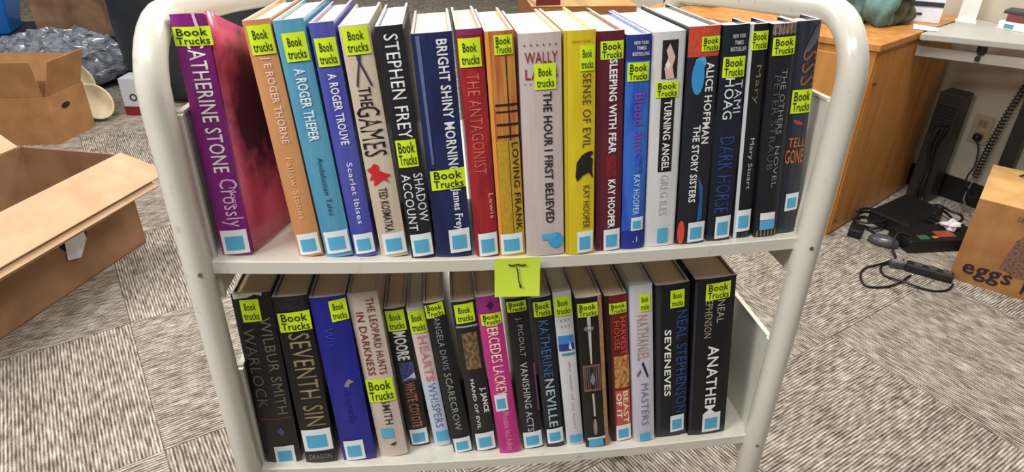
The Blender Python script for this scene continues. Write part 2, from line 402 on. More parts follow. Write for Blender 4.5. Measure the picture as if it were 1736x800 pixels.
mx = nt.nodes.new('ShaderNodeMix'); mx.data_type = 'RGBA'; mx.inputs[7].default_value = (*lin((84, 44, 70)), 1)
old = nt.nodes['Principled BSDF'].inputs['Base Color'].links[0].from_socket
nt.links.new(tc.outputs['Object'], mp.inputs[0]); nt.links.new(mp.outputs[0], gr.inputs[0]); nt.links.new(nz.outputs[0], ad.inputs[0]); nt.links.new(gr.outputs[1], ad.inputs[2])
nt.links.new(tc.outputs['Object'], nz.inputs['Vector']); nt.links.new(ad.outputs[0], rp.inputs[0]); nt.links.new(rp.outputs[0], mx.inputs[0]); nt.links.new(old, mx.inputs[6]); nt.links.new(mx.outputs[2], nt.nodes['Principled BSDF'].inputs['Base Color'])
o = obj('front_cover', vs, fs, cm, bk, smooth=True); o['label'] = 'crimson and dark purple painted front cover standing slightly open'

make_book('T2', 'orange hardcover, first of three alike-lettered books beside the magenta book', (214, 158, 108), [
    ('S', 45, 94, -.38, .48, 1), ('T', 'J E ROGER THORNE', 98, 244, .02, .36, (244, 214, 206), .01), ('T', 'Fallow Stones', 268, 372, 0, .24, (240, 196, 150), 0), ('L', 397, 432, -.42, .44)],
    group=U, rgb2=(206, 142, 88), stretch=(.6, 1, .1))
make_book('T3', 'teal blue hardcover with white capitals, second book after the magenta one', (98, 166, 196), [
    ('S', 58, 106, -.3, .45, 1), ('T', 'A ROGER THEPER', 118, 240, .02, .36, (226, 240, 248), .02), ('T', 'Andalusian Tales', 268, 366, .05, .2, (30, 70, 92), 0), ('L', 393, 430, -.42, .46)],
    group=U, rgb2=(82, 150, 184))
make_book('T4', 'violet blue hardcover with white capitals and white script lower down', (88, 94, 176), [
    ('S', 66, 114, -.4, .46, 1), ('T', 'A ROGER TROUVE', 126, 246, .05, .36, (232, 236, 248), .02), ('T', 'Scarlet Ibises', 276, 380, .05, .24, (220, 224, 244), .01), ('L', 397, 430, -.42, .46)],
    group=U, rgb2=(70, 74, 168))
make_book('T5', 'beige book with tall black title and red horse figure on the spine', (214, 200, 180), [
    ('S', 48, 95, -.4, .44, 1), ('G', [(-.1, 96), (.08, 96), (.03, 108), (.3, 148), (.24, 150), (-.02, 112), (-.2, 150), (-.25, 146), (-.06, 108)], (58, 48, 82)),
    ('T', 'THE', 150, 182, -.02, .42, BK, .01), ('T', 'GAMES', 182, 266, -.02, .8, BK, .0),
    ('G', [(-.45, 288), (-.28, 284), (-.15, 278), (0, 282), (-.02, 290), (.2, 296), (.38, 300), (.2, 304), (.28, 314), (.1, 306), (-.15, 312), (-.3, 316), (-.24, 304), (-.42, 306), (-.3, 296)], (204, 40, 44)),
    ('T', 'TED KOSMATKA', 320, 394, -.02, .32, (44, 40, 44), .01), ('L', 397, 432, -.36, .48)], pages=1, group=U, rgb2=(204, 186, 162))
make_book('T6', 'black hardcover with white capitals, yellow sticker halfway down the spine', (36, 36, 42), [
    ('T', 'STEPHEN FREY', 60, 236, .02, .52, (228, 228, 230), .005), ('S', 238, 284, -.42, .36, 0), ('T', 'SHADOW', 296, 378, .26, .36, (226, 226, 228), .005), ('T', 'ACCOUNT', 296, 392, -.22, .36, (226, 226, 228), .005),
    ('L', 398, 435, -.42, .44)], group=U, pages=1, rgb2=(30, 30, 36))
make_book('T7', 'wide navy hardcover with white title along the right side of its spine', (36, 48, 98), [
    ('T', 'BRIGHT SHINY MORNING', 70, 296, .22, .27, (236, 236, 240), .02), ('S', 289, 322, -.42, .5, 0, .002), ('T', 'James Frey', 322, 392, .2, .28, (232, 232, 238), .02),
    ('G', [(-.4, 62), (-.3, 62), (-.28, 280), (-.34, 280)], (92, 104, 150)), ('L', 391, 430, -.1, .47)], group=U, rgb2=(24, 32, 70))  # pale strip down the left of the spine is a painted highlight
make_book('T8', 'deep red book with purple head and sticker, between navy and golden books', (178, 44, 50), [
    ('P', 52, 62, -.5, .5, (134, 44, 100)), ('S', 66, 115, -.46, .4, 1), ('T', 'THE ANTAGONIST', 126, 296, 0, .5, (212, 104, 84), .0), ('T', 'Lewis', 330, 372, .34, .2, (230, 180, 150), 0), ('L', 396, 434, -.36, .46)],
    group=U, rgb2=(142, 30, 42), scale=120)
make_book('T9', 'golden book with a branch of thin black window bars on the spine', (206, 142, 70), [
    ('P', 240, 436, -.34, .5, (196, 160, 46), (180, 140, 40)), ('P', 55, 436, -.5, -.36, (232, 150, 52)), ('S', 62, 95, -.2, .44, 0),
    ('P', 96, 240, .16, .2, (40, 24, 20)), ('P', 178, 182, -.3, .5, (40, 24, 20)), ('P', 190, 193, -.3, .5, (40, 24, 20)), ('P', 211, 215, -.3, .5, (40, 24, 20)), ('P', 231, 235, -.3, .5, (40, 24, 20)),
    ('P', 240, 396, .08, .11, (70, 50, 20)), ('T', 'LOVING FRANK', 244, 392, .32, .24, (44, 30, 20), .01), ('L', 397, 431, -.44, .42)],
    group=U, rgb2=(176, 96, 52), scale=90, stretch=(3, 1, .15), thr=(.4, .6))
make_book('T10', 'widest pinkish beige hardcover with dark red author line near the top', (208, 194, 190), [
    ('A', '. . . . . .', 76, 80, 0, .78, (120, 96, 96), .02), ('A', 'WALLY', 90, 109, .02, .78, (146, 40, 44), .008), ('A', 'LAMB', 118, 136, .02, .78, (146, 40, 44), .008), ('A', '. . . . . . .', 142, 145, 0, .8, (150, 120, 116), .02),
    ('S', 110, 154, -.16, .36, 1), ('T', 'THE HOUR I FIRST BELIEVED', 158, 380, .14, .22, (40, 38, 42), .02),
    ('C', .28, 410, .2, 13, (70, 166, 220)), ('B', 398, 408, -.08, .3)], group=U, rgb2=(200, 184, 180))
make_book('T11', 'bright yellow book with a black bird shape on the spine', (226, 204, 38), [
    ('A', 'NEW YORK', 70, 74, .05, .6, (120, 104, 30), .0), ('S', 79, 122, -.02, .46, 1), ('T', 'SENSE OF EVIL', 126, 252, .22, .28, (84, 76, 20), .0),
    ('G', [(-.12, 276), (.06, 264), (.2, 260), (.4, 258), (.46, 262), (.34, 268), (.44, 272), (.42, 292), (.46, 306), (.3, 294), (.1, 298), (-.1, 308), (-.16, 300)], (30, 30, 24)),
    ('T', 'KAY HOOPER', 316, 388, .22, .24, (84, 76, 20), .0), ('L', 393, 429, -.1, .46), ('P', 53, 430, -.5, -.42, (200, 178, 40))], group=U, pages=1, rgb2=(214, 188, 30))
make_book('T12', 'maroon book with bold white capitals, right of the yellow book', (108, 32, 46), [
    ('S', 71, 102, -.38, .46, 0), ('T', 'SLEEPING WITH FEAR', 102, 262, .1, .3, WH, .03), ('P', 264, 302, -.12, .28, (146, 36, 38), (108, 30, 40)), ('T', 'KAY HOOPER', 306, 388, .1, .3, WH, .03), ('L', 390, 425, -.2, .46)],
    group=U, rgb2=(88, 26, 40))
make_book('T13', 'bright blue book with small white lines at the head and purple title', (54, 112, 206), [
    ('P', 60, 104, -.5, .5, (36, 54, 128)), ('A', 'NEW YORK', 71, 77, .1, .6, WH, .01), ('A', 'TIMES', 80, 86, .1, .4, WH, .01), ('A', 'BESTSELLING', 90, 96, .1, .7, WH, .01), ('S', 107, 139, -.44, .44, 0),
    ('T', 'Blood Sins', 160, 258, .1, .42, (136, 78, 168), .01), ('P', 262, 296, 0, .3, (34, 66, 170), (54, 112, 206)), ('T', 'KAY HOOPER', 298, 366, .1, .28, (196, 216, 244), .01),
    ('L', 370, 392, -.1, .44), ('P', 392, 423, -.5, .5, (36, 50, 140)), ('A', '. i', 402, 412, .1, .2, WH, .02)], group=U, pages=1, rgb2=(36, 62, 176), thr=(.3, .5))
make_book('T14', 'white book with a small figure photo and a black title block', (222, 222, 220), [
    ('P', 70, 136, -.2, .28, (34, 30, 34)), ('G', [(-.06, 136), (-.12, 118), (-.02, 100), (-.08, 88), (.02, 76), (.1, 86), (.2, 100), (.12, 116), (.2, 136)], (226, 190, 172)), ('G', [(-.1, 112), (-.02, 104), (.06, 112), (-.02, 120)], (250, 248, 246)),
    ('S', 140, 167, -.36, .34, 0), ('P', 168, 293, -.18, .26, (26, 24, 26)), ('T', 'TURNING ANGEL', 172, 290, .05, .24, WH, .02), ('T', 'GREG ILES', 298, 366, .04, .26, (178, 190, 176), .0), ('B', 388, 412, -.1, .24), ('P', 56, 418, .46, .5, (170, 172, 172))],
    group=U, pages=1, rgb2=(214, 214, 214))
make_book('T15', 'dark book with orange head, blue hand shape and white capitals', (34, 36, 44), [
    ('P', 46, 98, -.5, .48, (214, 84, 48), (196, 64, 60)), ('S', 64, 89, -.1, .48, 0), ('C', -.14, 132, .2, 30, (56, 148, 208), 'spine_art'), ('G', [(-.3, 118), (-.24, 102), (-.1, 98), (.04, 98), (.1, 108), (0, 120)], (86, 172, 222)),
    ('T', 'ALICE HOFFMAN', 108, 246, .24, .26, WH, .02), ('T', 'THE STORY SISTERS', 214, 344, -.06, .24, WH, .02), ('G', [(.1, 300), (.3, 320), (.34, 374), (.16, 378), (.2, 340)], (40, 96, 150)), ('C', -.36, 394, .12, 20, (212, 76, 56), 'spine_art'), ('L', 378, 411, -.12, .47)],
    group=U, pages=1, rgb2=(30, 32, 40))
make_book('T16', 'dark blue case with tall thin white capitals set side by side below its sticker', (26, 32, 48), [
    ('A', 'NEW YORK', 60, 67, .12, .5, (214, 214, 222), .01), ('A', 'TIMES', 71, 78, .12, .34, (214, 214, 222), .01), ('A', 'BESTSELLER', 82, 89, .12, .6, (214, 214, 222), .01), ('S', 98, 133, -.42, .42, 0),
    ('T', 'TAMI', 138, 194, .26, .3, (214, 218, 224), .0), ('T', 'HOAG', 134, 204, -.1, .36, (228, 230, 234), .005), ('T', 'DARK HORSE', 234, 362, .0, .6, (40, 70, 128), .0), ('L', 368, 405, -.2, .44)],
    depth=.04, group=U, rgb2=(24, 28, 42), pages=1)
make_book('T17', 'thin black case with a white stripe along its left edge', (22, 23, 27), [
    ('P', 42, 404, -.5, -.32, (206, 210, 214)), ('S', 54, 86, -.42, .44, 0), ('T', 'Mary', 112, 178, .06, .34, (128, 118, 88), .0), ('T', 'Mary Stuart', 236, 322, .06, .3, (196, 196, 196), .0), ('L', 357, 393, -.4, .4)],
    depth=.04, group=U, rgb2=(22, 22, 26), pages=1)
make_book('T18', 'black case with thin brown stripes at head and foot of the spine', (30, 30, 36), [
    ('P', 42, 60, -.46, .46, (60, 48, 44), (150, 132, 110))] + [('P', 42, 62, -.4+.16*i, -.36+.16*i, (158, 138, 112)) for i in range(6)] + [('P', 391, 401, -.4+.16*i, -.35+.16*i, (138, 132, 90)) for i in range(6)] +
    [('S', 65, 96, -.44, .46, 0), ('T', 'THE OTHERS', 120, 230, .14, .22, (150, 150, 152), .0), ('T', 'PETER STRAUB', 130, 290, -.12, .26, (84, 86, 92), .0), ('T', 'NOVEL', 250, 320, .14, .2, (150, 150, 154), .0), ('B', 374, 390, -.3, .36), ('P', 362, 374, -.3, .36, WH)],
    depth=.04, group=U, rgb2=(26, 26, 32), pages=1)
GEO['T19'] = (.3868, .638, .0262, .2346, 3.94, 38, 400)
make_book('T19', 'grey-blue streaked case with orange lettering at the right end of the upper shelf', (52, 56, 70), [
    ('G', [(.5, 42), (.5, 70), (.1, 92), (-.1, 92), (.3, 50)], (86, 88, 98)), ('T', 'SSS', 90, 150, .2, .6, (150, 92, 70), .0), ('S', 156, 196, -.36, .5, 0), ('G', [(-.2, 206), (.2, 212), (.28, 218), (-.1, 214)], (168, 72, 66)),
    ('A', 'TELL', 238, 254, .1, .74, (196, 116, 52), .01), ('A', 'GONE', 258, 282, .06, .8, (206, 120, 48), .01), ('L', 333, 362, -.1, .5)],
    depth=.04, group=U, rgb2=(36, 38, 52), stretch=(3, 1, .1), pages=1)
# --- lower shelf, left to right
TAN = (132, 122, 98)
make_book('L1', 'thick black book with two olive letter columns, leftmost on the lower shelf', (14, 14, 18), [
    ('G', [(-.46, 498), (.3, 498), (.28, 503), (.1, 500), (-.1, 505), (-.44, 507)], (206, 200, 186)), ('S', 508, 545, -.3, .18, 1, .001), ('T', 'WILBUR SMITH', 540, 702, .24, .28, TAN, .0), ('T', 'WARLOCK', 556, 690, -.24, .3, (106, 98, 82), .0), ('P', 708, 711, -.4, .44, (110, 50, 50)), ('G', [(-.02, 730), (.1, 724), (.2, 732), (.1, 740)], (70, 92, 128)), ('L', 756, 786, -.2, .36)], group=D, rgb2=(16, 16, 20), tweak=(.001, 0), depth=.165)
make_book('L2', 'black book with tall tan embossed letters, between black thick and plain blue books', (17, 17, 20), [
    ('P', 504, 528, -.4, .4, (40, 42, 46), (22, 22, 26)), ('S', 530, 562, -.44, .5, 0, .002), ('T', 'SEVENTH SIN', 566, 722, .06, .62, (150, 132, 98), .0), ('L', 728, 764, -.46, .46), ('A', 'DRAGON', 770, 778, 0, .7, (150, 146, 130), .0)], group=D, rgb2=(18, 18, 20), depth=.165)
make_book('L3', 'plain royal blue book with a small grey bird on the spine', (26, 34, 150), [
    ('S', 511, 546, .02, .5, 1, .002), ('T', 'Wis', 556, 588, -.14, .3, (52, 64, 168), .0), ('G', [(-.02, 655), (.06, 648), (.16, 644), (.3, 650), (.16, 652), (.1, 658)], (140, 138, 134)), ('T', 'dragonfly', 664, 720, .0, .3, (36, 44, 140), .0), ('L', 747, 779, -.4, .2)], group=D, rgb2=(22, 28, 128), depth=.165)
make_book('L4', 'cream book with dark red capitals and a sticker low on its spine', (210, 196, 182), [
    ('T', 'THE LEOPARD HUNTS', 508, 636, .2, .26, (116, 36, 36), .005), ('T', 'IN DARKNESS', 530, 636, -.2, .26, (116, 36, 36), .005), ('S', 643, 681, -.5, .46, 0), ('T', 'SMITH', 680, 720, .06, .3, (50, 40, 40), .005), ('B', 726, 742, -.3, .14), ('G', [(-.1, 754), (.2, 750), (.1, 756)], (40, 30, 30))],
    group=D, rgb2=(200, 184, 170), depth=.165)
make_book('L5', 'short black paperback with white jagged title and orange letters below', (18, 18, 22), [
    ('S', 527, 562, -.46, .4, 1), ('T', 'MOORE', 564, 612, 0, .6, (226, 226, 226), .03), ('P', 616, 648, -.3, .4, (40, 44, 100), (90, 92, 150)), ('G', [(-.26, 646), (.4, 644), (.36, 634), (.1, 640)], (210, 212, 220)), ('T', 'WHITE COYOTE', 650, 725, .04, .5, (178, 112, 78), .02), ('L', 728, 753, -.42, .46)], group=D, rgb2=(18, 18, 22), depth=.13)
make_book('L6', 'slim pink and white paperback between two dark books', (222, 206, 204), [
    ('S', 528, 566, -.48, .48, 1), ('T', 'HEARTS', 572, 648, .04, .5, (208, 132, 140), .02), ('P', 650, 756, -.5, .5, (196, 208, 226)), ('T', 'WHISPERS', 652, 726, .04, .5, (98, 108, 150), .0), ('B', 732, 748, -.3, .44)], group=D, rgb2=(214, 196, 196), depth=.13, pages=1)
make_book('L7', 'black hardcover with thin grey capitals, right of the slim pink paperback', (18, 20, 26), [
    ('S', 517, 539, -.46, .42, 0, .003), ('T', 'ANGELA DAVIS', 540, 628, -.02, .3, (150, 154, 160), .0), ('T', 'SCARECROW', 634, 730, -.02, .34, (158, 168, 154), .0), ('L', 743, 766, -.42, .46)], group=D, rgb2=(20, 22, 28))
make_book('L8', 'black hardcover with mottled gold ornament below its sticker', (28, 28, 30), [
    ('S', 517, 549, -.4, .4, 1, .001), ('P', 554, 557, -.46, .46, (160, 162, 172)), ('P', 566, 628, -.28, .36, (152, 122, 84), (62, 50, 38)), ('T', 'J. JANCE', 660, 702, .26, .3, WH, .03), ('T', 'HAND OF EVIL', 644, 728, -.14, .16, (216, 216, 216), .02), ('L', 735, 763, -.4, .46)], group=D, rgb2=(28, 28, 30))
make_book('L9', 'hot pink hardcover with cream capitals, the only pink spine on the lower shelf', (206, 52, 142), [
    ('P', 504, 532, -.5, .5, (150, 46, 124)), ('G', [(-.1, 520), (.1, 512), (.22, 520), (.06, 528)], (60, 16, 70)), ('S', 533, 552, -.4, .46, 0), ('T', 'MERCEDES LACKEY', 545, 672, .02, .48, (246, 214, 186), .01), ('L', 669, 697, -.36, .2), ('T', 'Phoenix and Ashes', 700, 764, .04, .3, (238, 156, 200), .0)], group=D, rgb2=(190, 40, 126))
make_book('L10', 'black hardcover with grey script and capitals, right of the hot pink book', (20, 18, 24), [
    ('S', 512, 530, -.46, .4, 0), ('T', 'J. PICOULT', 540, 606, -.02, .3, (156, 150, 160), .0), ('T', 'VANISHING ACTS', 616, 732, -.02, .32, (196, 196, 200), .005), ('P', 620, 700, .42, .5, (120, 60, 110)), ('L', 733, 759, -.44, .46)], group=D, rgb2=(22, 20, 26))
make_book('L11', 'very dark navy hardcover with blue upper lettering and pale lower lettering', (16, 22, 36), [
    ('S', 513, 538, -.42, .46, 0), ('T', 'KATHERINE', 545, 640, .0, .48, (62, 106, 150), .0), ('T', 'NEVILLE', 644, 724, .0, .48, (176, 196, 200), .01), ('L', 727, 751, -.42, .46)], group=D, rgb2=(16, 20, 34))
make_book('L12', 'slim white hardcover with a small blue seascape on the spine', (220, 220, 222), [
    ('S', 504, 536, -.46, .46, 1), ('A', ': : :', 542, 556, .04, .5, (110, 110, 130), .01), ('P', 570, 584, -.44, .44, (62, 132, 202)), ('P', 584, 596, -.44, .44, (34, 66, 140)), ('G', [(.1, 592), (.2, 580), (.3, 596)], WH), ('P', 600, 604, -.3, .44, (90, 140, 160)),
    ('T', 'the sister of my heart', 614, 728, .04, .18, (196, 130, 146), .0), ('B', 738, 751, -.3, .4)], group=D, pages=1, rgb2=(210, 208, 214))
make_book('L13', 'black hardcover with a long silver sword and framed picture on the spine', (20, 18, 18), [
    ('P', 506, 758, .34, .5, (182, 142, 96), (160, 118, 74)), ('S', 515, 538, -.46, .32, 0), ('G', [(-.12, 538), (.02, 538), (-.02, 618), (-.08, 618)], (196, 198, 196)), ('C', -.07, 558, .2, 5, (120, 118, 116), 'spine_art'),
    ('P', 620, 664, -.4, .3, (128, 98, 84)), ('P', 623, 661, -.36, .26, (32, 28, 36)), ('G', [(-.14, 646), (-.04, 632), (.08, 646), (-.04, 654)], (128, 134, 160)), ('G', [(-.1, 668), (-.02, 668), (0, 706), (-.08, 706)], (190, 188, 180)), ('C', -.05, 724, .08, 14, (150, 140, 124), 'spine_art'),
    ('P', 742, 746, -.4, .36, WH), ('B', 744, 757, -.36, .26)], group=D, rgb2=(22, 20, 20))
make_book('L14', 'rust red book with orange letters over a golden crowd picture', (134, 32, 30), [
    ('P', 502, 748, -.5, -.3, (44, 18, 18)), ('S', 515, 533, -.32, .46, 0), ('T', 'HARVEST', 540, 604, .28, .26, (224, 96, 68), .005), ('T', 'HOUSE', 546, 594, -.02, .26, (206, 92, 60), .005), ('P', 606, 660, -.2, .5, (222, 170, 92), (150, 70, 40)), ('P', 664, 748, -.2, .5, (196, 92, 72)),
    ('T', 'BEAST', 666, 720, .28, .26, (250, 226, 200), .02), ('T', 'OF IT', 668, 710, -.04, .26, WH, .02), ('L', 722, 747, -.24, .48)], group=D, rgb2=(104, 22, 24))
make_book('L15', 'pale lilac white hardcover with thin tall brown lettering and a small dark sword', (212, 208, 218), [
    ('S', 500, 530, -.1, .38, 1), ('T', 'NATHANIEL', 536, 612, .02, .5, (186, 140, 116), .0), ('G', [(-.06, 618), (.02, 614), (.26, 640), (.18, 642)], (44, 36, 60)), ('G', [(-.3, 636), (-.1, 626), (-.1, 632), (-.24, 640)], (110, 100, 140)), ('T', 'MASTERS', 652, 722, .06, .34, (126, 118, 156), .0), ('B', 735, 748, -.22, .3)],
    group=D, pages=1, rgb2=(202, 198, 212), depth=.165)
make_book('L16', 'thick black book with dim blue letters and a white column left of them', (16, 18, 24), [
    ('S', 494, 524, -.08, .34, 1), ('T', 'NEAL STEPHENSON', 530, 702, .28, .34, (40, 72, 132), .01), ('T', 'SEVENEVES', 560, 672, -.14, .2, WH, .02), ('P', 486, 740, -.5, -.34, (44, 46, 54)), ('L', 706, 733, -.04, .4)], group=D, rgb2=(18, 20, 24), depth=.165)
make_book('L17', 'thickest black book with large white title, at the right end of the lower shelf', (18, 18, 24), [
    ('S', 482, 510, -.24, .36, 0, .002), ('T', 'NEAL', 512, 550, .16, .18, (188, 176, 156), .0), ('T', 'STEPHENSON', 496, 574, -.14, .18, (172, 162, 130), .0), ('T', 'ANATHEM', 588, 704, .04, .28, (244, 244, 244), .015), ('L', 702, 733, -.14, .34), ('G', [(-.5, 478), (-.44, 478), (-.42, 730), (-.48, 730)], (46, 44, 58))], group=D, rgb2=(20, 20, 26), depth=.165)

# ---------------------------------------------------------------- sticky note on the shelf lip
o = thing('sticky_note', 'square yellow-green paper note stuck to the front lip of the upper shelf', 'note', (.0785, .6205, .8855))
vs = []; n = 6
for j in range(n+1):
    for i in range(n+1):
        u = -.5+i/n; v = -.5+j/n
        vs.append((u*.050, -.0015-.004*(.5-v)**2*(1+.5*u), v*.048))
q = obj('paper', vs, [(j*(n+1)+i, j*(n+1)+i+1, (j+1)*(n+1)+i+1, (j+1)*(n+1)+i) for j in range(n) for i in range(n)], mat('note_paper', (216, 238, 70), .65), o, smooth=True)
m = MB(); m.tube(smooth_path([(-.010, -.0030, .0165), (-.005, -.003, .0155), (0, -.003, .0168), (.005, -.003, .0152), (.009, -.003, .0162)], 4), .0007, 6)
m.tube(smooth_path([(-.001, -.003, .0125), (.0005, -.0035, .006), (.001, -.004, -.002), (.004, -.0055, -.012)], 4), .0006, 6)
m.tube([(.003, -.0052, -.009), (.0035, -.0055, -.012)], .0011, 6)
m.build('pen_mark', INK, q)

# ---------------------------------------------------------------- wooden cabinet and grey desk on the right
WOOD = mat('oak_veneer', (196, 138, 70), .45, .1, 0, 5, (176, 116, 54), (5, 5, .5))
WOODD = mat('dark_oak', (70, 42, 20), .8)  # dark brown colour of the screws
A, B, CC, DD = Vector((1.475, 2.13)), Vector((2.07, 2.535)), Vector((1.45, 3.42)), Vector((.85, 2.75))
def quad_prism(m, q, z0, z1, inset=0):
    c = sum(q, Vector((0, 0)))/4; q = [p+(c-p).normalized()*inset for p in q]
    m.hexa([(p.x, p.y, z0) for p in q], [(p.x, p.y, z1) for p in q])
cab = thing('wooden_cabinet', 'orange oak cabinet with overhanging top behind the right end of the cart', 'cabinet', (1.47, 2.75, 0))
def under(par, o): o.location = -par.location; return o
m = MB(); quad_prism(m, [A, B, CC, DD], 0, .712, .012); under(cab, m.build('body', WOOD, cab))
m = MB(); quad_prism(m, [A, B, CC, DD], .715, .74, 0); under(cab, m.build('top', WOOD, cab, bevel=.003))
def face_strip(m, p, q, t0, t1, z0, z1, off):   # thin board on the vertical face p->q
    d = (q-p); n2 = Vector((d.y, -d.x)).normalized()
    a = p+d*t0; b = p+d*t1
    m.hexa([(a.x, a.y, z0), (a.x+n2.x*off, a.y+n2.y*off, z0), (b.x+n2.x*off, b.y+n2.y*off, z0), (b.x, b.y, z0)][::-1],
           [(a.x, a.y, z1), (a.x+n2.x*off, a.y+n2.y*off, z1), (b.x+n2.x*off, b.y+n2.y*off, z1), (b.x, b.y, z1)][::-1])
c4 = (A+B+CC+DD)/4; Ai, Bi, Di = [p+(c4-p).normalized()*.012 for p in (A, B, DD)]
for a0, a1 in ((.02, .34), (.35, .66), (.67, .98)):
    m = MB(); face_strip(m, Di, Ai, a0, a1, .06, .69, .008); under(cab, m.build('door', WOOD, cab, bevel=.002))
m = MB(); face_strip(m, Ai, Bi, .02, .96, .01, .70, .004); under(cab, m.build('side_panel', WOOD, cab))
m = MB()
for zz in (.06, .6):
    p = Ai+(Bi-Ai)*.05; m.tube([(p.x+.002, p.y-.004, zz), (p.x+.005, p.y-.009, zz)], .006, 10)
under(cab, m.build('screw', WOODD, cab))

GREY = mat('grey_laminate', (176, 174, 166), .5, .1, .05, 30)
GREYD = mat('grey_apron', (158, 152, 142), .5, .1)
desk = thing('desk', 'light grey laminate desk with rounded corner beside the orange cabinet', 'desk', (2.1, 2.2, 0))
top = [(1.80, 2.343), (1.720, 2.288), (1.726, 2.276), (1.76, 2.262), (2.0, 2.118), (2.3, 1.70), (2.47, 1.40), (2.62, 1.52), (2.125, 2.40), (2.088, 2.535)]
m = MB(); k = len(top); m.add([(x, y, .716) for x, y in top]+[(x, y, .74) for x, y in top], [tuple(range(k-1, -1, -1)), tuple(range(k, 2*k))]+[(i, (i+1) % k, (i+1) % k+k, i+k) for i in range(k)])
# stretch the back of the slab to the wall
under(desk, m.build('desktop', GREY, desk, bevel=.004))
fr = [(1.745, 2.318), (1.79, 2.288), (2.01, 2.136), (2.31, 1.72)]
for i in range(3):
    a, b = Vector(fr[i]), Vector(fr[i+1]); m = MB(); face_strip(m, a, b, 0, 1, .655, .690, .012); under(desk, m.build('apron', GREYD, desk))
m = MB(); p = Vector(fr[1]).lerp(Vector(fr[2]), .52); m.tube([(p.x-.007, p.y-.01, .672), (p.x-.013, p.y-.018, .672)], .009, 12); m.box(p.x-.012, p.x+.012, p.y-.02, p.y, .685, .716)
under(desk, m.build('knob', METALB, desk))
for x, y in ((2.245, 2.262), (2.55, 1.55)):
    m = MB(); d = Vector((.5, -.866)); m.box(-.018, .018, -.025, .025, 0, .716)
    for z in range(6): m.box(-.019, -.017, -.006, .006, .1+z*.09, .13+z*.09)
    o = m.build('leg', METALB, desk); o.location = Vector((x, y, 0))-desk.location; o.rotation_euler[2] = R(30)

# things on the desk and the cabinet
def wonky(c, rad, seed, amp=.18, freq=3.0, seg=28, rings=18, flat_z=None):
    rnd = random.Random(seed); ph = [rnd.uniform(0, 6.3) for _ in range(8)]; vs = []; fs = []
    for i in range(rings+1):
        th = math.pi*i/rings
        for j in range(seg):
            f = 2*math.pi*j/seg
            k = 1+amp*math.sin(freq*f+ph[0]+2*th)*math.sin(th)+amp*.6*math.sin(5*th+ph[1]+f)+amp*.5*math.sin(7*f+ph[2]+4*th)*math.sin(th)**2
            x, y, z = c[0]+rad[0]*k*math.sin(th)*math.cos(f), c[1]+rad[1]*k*math.sin(th)*math.sin(f), c[2]+rad[2]*k*math.cos(th)
            if flat_z is not None: z = max(z, flat_z)
            vs.append((x, y, z))
    for i in range(rings):
        for j in range(seg): fs.append((i*seg+j, i*seg+seg+j, i*seg+seg+(j+1) % seg, i*seg+(j+1) % seg))
    return vs, fs
TEAL = mat('teal_cloth', (108, 146, 140), .9, 0, 0, 22, (82, 116, 112), bump=.5)
bag = thing('cloth_bag', 'slumped grey-green cloth bag on the orange cabinet beside the desk', 'bag', (1.655, 2.42, .7405))
vs, fs = wonky((-.10, .10, .09), (.13, .09, .115), 3, flat_z=.0008); obj('bag_body', vs, fs, TEAL, bag, smooth=True)
vs, fs = wonky((-.03, -.02, .07), (.055, .045, .08), 9, flat_z=.0008); obj('bag_pouch', vs, fs, TEAL, bag, smooth=True)
vs, fs = wonky((.05, .02, .05), (.075, .05, .062), 5, flat_z=.0008); obj('olive_flap', vs, fs, mat('olive_cloth', (92, 90, 68), .9, 0, 0, 30, (58, 58, 46), bump=.6), bag, smooth=True)
m = MB(); m.tube(smooth_path([(-.08, 0, .09), (-.04, -.055, .12), (0, -.07, .13), (.03, -.04, .12), (.07, -.04, .10)]), .007, 8)
m.build('strap', mat('dark_strap', (34, 42, 44), .8), bag, smooth=True)
PAPER = mat('paper_white', (232, 236, 244), .7, 0, .06, 40)
t = thing('file_box', 'white filing box with dark slots holding papers at the desk corner', 'box', (1.865, 2.50, .7405), R(-30))
m = MB(); m.box(-.055, .055, -.05, .05, .0005, .13); m.build('body', PAPER, t)
for q in ((-.054, .054, .058, .074), (-.05, -.01, .026, .033)):
    m = MB(); m.box(q[0], q[1], -.053, -.0502, q[2], q[3]); m.build('dark_slot', mat('slate', (44, 46, 60), .6), t)
m = MB()
for i in range(5): m.sheet([(-.05+.002*i, -.045, .133+.003*i), (.045+.001*i, -.045, .133+.003*i), (.045, .04, .133+.003*i), (-.05, .04, .133+.003*i)], .0015)
m.build('papers', PAPER, t)
t = thing('loose_paper', 'loose white sheet hanging at the front corner of the grey desk', 'paper', (1.785, 2.345, .7415), R(-30))
m = MB(); m.sheet([(-.05, -.03, .001), (.03, -.035, .001), (.04, .03, .001), (-.045, .035, .006)], .0008); m.build('sheet', PAPER, t)
t = thing('white_panel', 'upright white plastic panel standing on the desk beside the filing box', 'panel', (2.015, 2.455, .74), R(-38))
m = MB(); m.box(-.03, .03, -.01, .01, .0005, .30); m.build('panel', mat('white_plastic', (234, 234, 230), .4), t)
m = MB(); m.box(-.035, .035, -.02, .02, .0002, .006); m.build('foot', mat('white_plastic', (234, 234, 230), .4), t)
